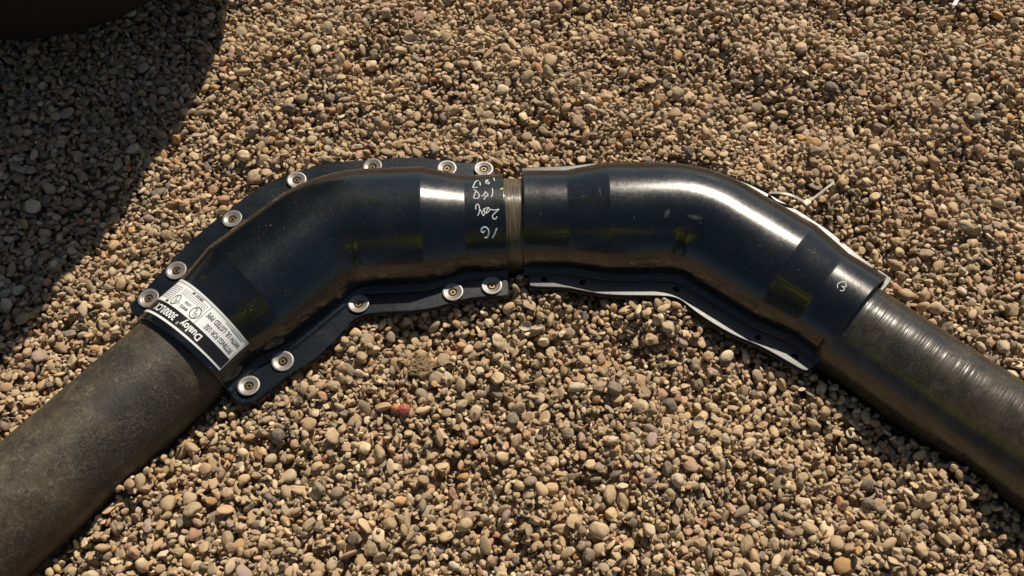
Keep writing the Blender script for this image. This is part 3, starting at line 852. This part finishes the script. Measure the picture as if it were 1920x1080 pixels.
pebble('pale_pebble', 1081, 724, (.0082, .0052, .0045), .1, M_palest, 'pale beige oblong pebble below the middle of the right elbow, well clear of its flange', seed=4)
pebble('pale_pebble', 1612, 106, (.0108, .0056, .0052), .0, M_palest, 'long pale pebble high up on the right side of the gravel', seed=5)
pebble('orange_pebble', 1840, 108, (.0045, .0036, .0032), .2, M_orange, 'orange pebble near the top right corner', seed=6)
pebble('white_pebble', 1264, 916, (.0055, .0068, .0045), .3, M_shellw, 'small white pebble in the gravel at bottom centre right', seed=8)

def scoop(name, px, py, r, asp, yaw_, tilt, label):
    """a small half shell, hollow side up"""
    q = at(px, py, .002); z = ground_z(q.x, q.y, r * .5)
    bm = bmesh.new(); n = 28; rings = []
    for s_, (rad, h) in enumerate([(0, -.45), (.35, -.42), (.65, -.30), (.86, -.12), (.98, .08), (1.0, .12), (1.04, .08), (.94, -.18), (.72, -.38), (.38, -.52), (0, -.55)]):
        if rad == 0: rings.append([bm.verts.new((0, 0, h * r))])
        else: rings.append([bm.verts.new((rad * r * math.cos(2 * math.pi * k / n), rad * r * asp * math.sin(2 * math.pi * k / n) * (1 + .12 * math.cos(2 * math.pi * k / n)), h * r + .02 * r * math.cos(8 * 2 * math.pi * k / n))) for k in range(n)])
    for a, b in zip(rings[:-1], rings[1:]):
        for k in range(n):
            j = (k + 1) % n
            if len(a) == 1: bm.faces.new((a[0], b[j], b[k]))
            elif len(b) == 1: bm.faces.new((a[k], a[j], b[0]))
            else: bm.faces.new((a[k], a[j], b[j], b[k]))
    bmesh.ops.recalc_face_normals(bm, faces=bm.faces)
    o = obj(name, bm, M_shellw); o.location = (q.x, q.y, z + r * .28); o.rotation_euler = (tilt[0], tilt[1], yaw_)
    return tag(o, label, 'shell')
scoop('shell_fragment', 986, 609, .0056, .85, .4, (.3, -.2), 'round hollow half shell on the gravel just below the gap between the elbows')
scoop('shell_fragment', 1008, 612, .0068, .6, .35, (-.5, .2), 'longer half shell lying against the round one below the gap')
scoop('shell_fragment', 770, 80, .0090, .65, .1, (.5, .0), 'pale oval half shell in the gravel above the left elbow')
scoop('shell_fragment', 1302, 810, .0070, .75, .8, (.4, .2), 'dull hollow half shell low down right of centre')

def tube_pts(pts, rad, n=6, taper=True):
    bm = bmesh.new(); add_tube(bm, pts, rad, n, taper); return bm
def add_tube(bm, pts, rad, n=6, taper=False):
    rings = []
    for i, p in enumerate(pts):
        t = (pts[min(i + 1, len(pts) - 1)] - pts[max(i - 1, 0)]).normalized()
        s_ = t.cross(Vector((.01, .02, 1))).normalized(); u = s_.cross(t)
        r = rad * (1 - .5 * i / len(pts)) if taper else rad
        rings.append([bm.verts.new(p + s_ * r * math.cos(2 * math.pi * k / n) + u * r * math.sin(2 * math.pi * k / n)) for k in range(n)])
    for a, b in zip(rings[:-1], rings[1:]): bridge(bm, a, b)
    bm.faces.new(rings[0]); bm.faces.new(rings[-1])
def twig(px0, py0, px1, py1, rad, label, lift=.002):
    a, b = at(px0, py0, .004), at(px1, py1, .004)
    z = max(ground_z(a.x, a.y), ground_z(b.x, b.y), ground_z((a.x + b.x) / 2, (a.y + b.y) / 2)) + lift
    pts = []
    for i in range(9):
        p = a.lerp(b, i / 8); p.z = z + .0008 * noise.noise(p * 300); p.x += .0006 * noise.noise(p * 200 + Vector((5, 0, 0))); pts.append(p)
    return tag(obj('twig', tube_pts(pts, rad, 8), M_twig), label, 'twig')
twig(1655, 252, 1678, 230, .0012, 'short straight twig on the gravel in the upper right')
twig(1722, 207, 1760, 214, .0009, 'thin pale twig right of the short straight one')
twig(1607, 347, 1626, 363, .0010, 'thin brown twig beyond the end of the cable tie')
twig(984, 712, 1030, 700, .0010, 'brown twig lying level in the gravel below the gap between the elbows')

# tuft of dry root
q = at(790, 674, .004); zb = ground_z(q.x, q.y, .008)
bm = bmesh.new(); rr = random.Random(5)
for i in range(85):
    a = rr.uniform(0, 6.28); r0 = rr.uniform(.002, .010); cx, cy = q.x + rr.gauss(0, .0045), q.y + rr.gauss(-.001, .003)
    sw = rr.uniform(1.2, 4.2); ec = rr.uniform(.4, .9); yw = rr.gauss(.3, .4); zz = zb + rr.uniform(.0, .005); pts = []
    for k in range(14):
        t = a + sw * k / 13; x = r0 * math.cos(t); y = r0 * ec * math.sin(t)
        pts.append(Vector((cx + x * math.cos(yw) - y * math.sin(yw), cy + x * math.sin(yw) + y * math.cos(yw), zz + .0016 * math.sin(t * 1.7 + i))))
    add_tube(bm, pts, .00026, 5)
tag(obj('root_tuft', bm, M_root), 'straw-coloured tuft of tangled dry root fibres below the left elbow', 'root tuft')

# white scrap at the top edge, far right
q = at(1790, 6, .003); z = ground_z(q.x, q.y, .006)
bm = bmesh.new(); vs = [bm.verts.new(v) for v in ((-.003, -.006, 0), (.002, -.006, .001), (.004, .002, .002), (.003, .006, .001), (-.001, .005, .0005))]
f = bm.faces.new(vs); r_ = bmesh.ops.extrude_face_region(bm, geom=[f])
for v in [g for g in r_['geom'] if isinstance(g, bmesh.types.BMVert)]: v.co.z += .0016
bmesh.ops.recalc_face_normals(bm, faces=bm.faces)
o = obj('plastic_scrap', bm, M_scrap, smooth=False); o.location = (q.x, q.y, z + .001); o.rotation_euler = (.15, -.1, -.4)
tag(o, 'flat white plastic scrap at the top edge of the gravel', 'scrap')

# cable tie hooked through the far flange
tie = empty('cable_tie', at(1512, 378, Z0 + .004), 'white nylon cable tie hooked through the far edge of the right elbow', 'cable tie')
def strap(pts, w, th):
    bm = bmesh.new(); rings = []
    for i, p in enumerate(pts):
        t = (pts[min(i + 1, len(pts) - 1)] - pts[max(i - 1, 0)]).normalized(); s_ = t.cross(Vector((0, 0, 1))).normalized(); u = s_.cross(t)
        rings.append([bm.verts.new(p + s_ * a * w + u * b * th) for a, b in ((-1, -1), (1, -1), (1, 1), (-1, 1))])
    for a, b in zip(rings[:-1], rings[1:]): bridge(bm, a, b)
    bm.faces.new(rings[0]); bm.faces.new(rings[-1]); bmesh.ops.recalc_face_normals(bm, faces=bm.faces)
    return bm
def curve3(ctrl, n=24):
    out = []
    for i in range(len(ctrl) - 1):
        p0, p1, p2, p3 = ctrl[max(i - 1, 0)], ctrl[i], ctrl[i + 1], ctrl[min(i + 2, len(ctrl) - 1)]
        for k in range(n):
            t = k / n; out.append(.5 * ((2 * p1) + (p2 - p0) * t + (2 * p0 - 5 * p1 + 4 * p2 - p3) * t * t + (3 * p1 - p0 - 3 * p2 + p3) * t ** 3))
    out.append(ctrl[-1]); return out
c = curve3([at(1442, 362, Z0 + .002), at(1462, 362, Z0 + .008), at(1485, 367, Z0 + .009), at(1503, 376, Z0 + .006), at(1512, 380, Z0 + .004)], 10)
obj('strap', strap(c, .0016, .0006), M_nylon, tie, smooth=False)
c = curve3([at(1514, 380, Z0 + .004), at(1530, 368, Z0 + .006), at(1548, 354, Z0 + .009), at(1564, 342, Z0 + .011)], 10)
obj('tail', strap(c, .0012, .0005), M_nylon, tie, smooth=False)
bm = bmesh.new(); bmesh.ops.create_cube(bm, size=1)
for v in bm.verts: v.co = Vector((v.co.x * .0085, v.co.y * .0070, v.co.z * .0050))
bmesh.ops.bevel(bm, geom=list(bm.edges), offset=.0007, segments=2, affect='EDGES')
bmesh.ops.rotate(bm, verts=bm.verts, cent=(0, 0, 0), matrix=Matrix.Rotation(.6, 3, 'Z')); p = at(1512, 381, Z0 + .004)
bmesh.ops.translate(bm, verts=bm.verts, vec=p); obj('head', bm, M_nylon, tie, smooth=False)

# ------------------------------------------------------------------ the photographer, behind the camera: seen only mirrored in the black shells
def skin_figure(name, joints, bones, m, parent, sub=2):
    me = bpy.data.meshes.new(name); me.from_pydata([j[0] for j in joints], bones, []); me.update()
    o = bpy.data.objects.new(name, me); C.objects.link(o)
    if parent: o.parent = parent; me.transform(parent_world(parent).inverted())
    mo = o.modifiers.new('skin', 'SKIN'); mo.use_smooth_shade = True
    for v, j in zip(me.skin_vertices[0].data, joints): v.radius = j[1]
    me.skin_vertices[0].data[0].use_root = True
    su = o.modifiers.new('sub', 'SUBSURF'); su.levels = sub; su.render_levels = sub
    me.materials.append(m); return o
M_cloth = simple('dark_work_clothes', (.018, .020, .026), .9, 0, 300, .3, .3)
M_skin = simple('skin', (.42, .25, .17), .55, 0, 200, .08, .1)
M_vest = simple('yellow_hi_vis_fabric', (.80, .86, .04), .6, 0, 300, .1, .1)
M_hair = simple('dark_hair', (.03, .02, .015), .7, 0, 400, .3, .4)
PX, PY = .02, -.36
ph = empty('person', (PX, PY, 0), 'kneeling person in dark shirt and trousers with an open yellow safety vest, behind the camera', 'person')
J = [((PX, PY - .10, .42), (.14, .10)), ((PX - .10, PY - .09, .38), (.095, .095)), ((PX - .16, PY - .02, .07), (.065, .065)), ((PX - .14, PY - .40, .05), (.045, .045)), ((PX - .14, PY - .50, .05), (.035, .03)),
     ((PX + .10, PY - .09, .38), (.095, .095)), ((PX + .16, PY - .02, .07), (.065, .065)), ((PX + .14, PY - .40, .05), (.045, .045)), ((PX + .14, PY - .50, .05), (.035, .03)), ((PX, PY - .08, .52), (.13, .10))]
skin_figure('trousers', J, [(0, 1), (1, 2), (2, 3), (3, 4), (0, 5), (5, 6), (6, 7), (7, 8), (0, 9)], M_cloth, ph)
J = [((PX, PY - .09, .50), (.125, .10)), ((PX, PY - .05, .62), (.125, .095)), ((PX, PY, .80), (.14, .10)), ((PX, PY + .02, .90), (.10, .08)), ((PX - .16, PY + .01, .88), (.05, .05)), ((PX + .16, PY + .01, .88), (.05, .05))]
skin_figure('shirt', J, [(0, 1), (1, 2), (2, 3), (3, 4), (3, 5)], M_cloth, ph)
for sx in (-1, 1):
    skin_figure('sleeve', [((PX + sx * .17, PY + .01, .88), (.060, .060)), ((PX + sx * .25, PY + .09, .66), (.052, .052)), ((PX + sx * .11, PY + .26, .79), (.038, .038))], [(0, 1), (1, 2)], M_vest, ph)
    skin_figure('vest_panel', [((PX + sx * .105, PY - .005, .46), (.055, .085)), ((PX + sx * .105, PY + .005, .62), (.055, .09)), ((PX + sx * .11, PY + .03, .82), (.052, .085))], [(0, 1), (1, 2)], M_vest, ph)
skin_figure('body', [((PX, PY + .03, .95), (.055, .055)), ((PX, PY + .05, 1.02), (.05, .052)), ((PX, PY + .08, 1.10), (.078, .095)), ((PX, PY + .08, 1.19), (.072, .088))], [(0, 1), (1, 2), (2, 3)], M_skin, ph)
for sx in (-1, 1): skin_figure('hand', [((PX + sx * .11, PY + .265, .79), (.028, .026)), ((PX + sx * .09, PY + .31, .81), (.036, .016)), ((PX + sx * .075, PY + .335, .82), (.032, .014))], [(0, 1), (1, 2)], M_skin, ph)
for sx in (-1, 1):
    for k in range(5):
        fx = PX + sx * (.085 - .012 * k)
        skin_figure('finger', [((fx, PY + .33, .822 - .004 * k), (.009, .009)), ((fx - sx * .012, PY + .355, .830 - .004 * k), (.008, .008)), ((fx - sx * .026, PY + .362, .826 - .004 * k), (.007, .007))], [(0, 1), (1, 2)], M_skin, ph, 1)
skin_figure('hair', [((PX, PY + .04, 1.13), (.085, .088)), ((PX, PY + .06, 1.20), (.080, .090))], [(0, 1)], M_hair, ph)

# ------------------------------------------------------------------ light
w = bpy.data.worlds.new('World'); scene.world = w; w.use_nodes = True
nt = w.node_tree; bg = nt.nodes['Background']
sky = nt.nodes.new('ShaderNodeTexSky'); sky.sky_type = 'NISHITA'; sky.sun_disc = False
sky.sun_elevation = math.asin(SUN.z); sky.sun_rotation = math.atan2(SUN.x, SUN.y)
nt.links.new(sky.outputs[0], bg.inputs['Color']); bg.inputs['Strength'].default_value = .05
sd = bpy.data.lights.new('sun', 'SUN'); sd.energy = 5.0; sd.angle = R(.5); sd.color = (1.0, .885, .72)
so = bpy.data.objects.new('sun', sd); C.objects.link(so); so.rotation_euler = SUN.to_track_quat('Z', 'Y').to_euler(); so.location = (0, 0, 5)

# ------------------------------------------------------------------ camera
cd = bpy.data.cameras.new('camera'); co_ = bpy.data.objects.new('camera', cd); C.objects.link(co_)
co_.location = (0, 0, CAM_H); co_.rotation_euler = (TILT, 0, 0)
cd.sensor_width = 36; cd.lens = FPX / 1920 * 36; cd.clip_start = .02; cd.clip_end = 300
scene.camera = co_
scene.view_settings.view_transform = 'Standard'; scene.view_settings.look = 'None'
scene.view_settings.exposure = .07; scene.view_settings.gamma = 1
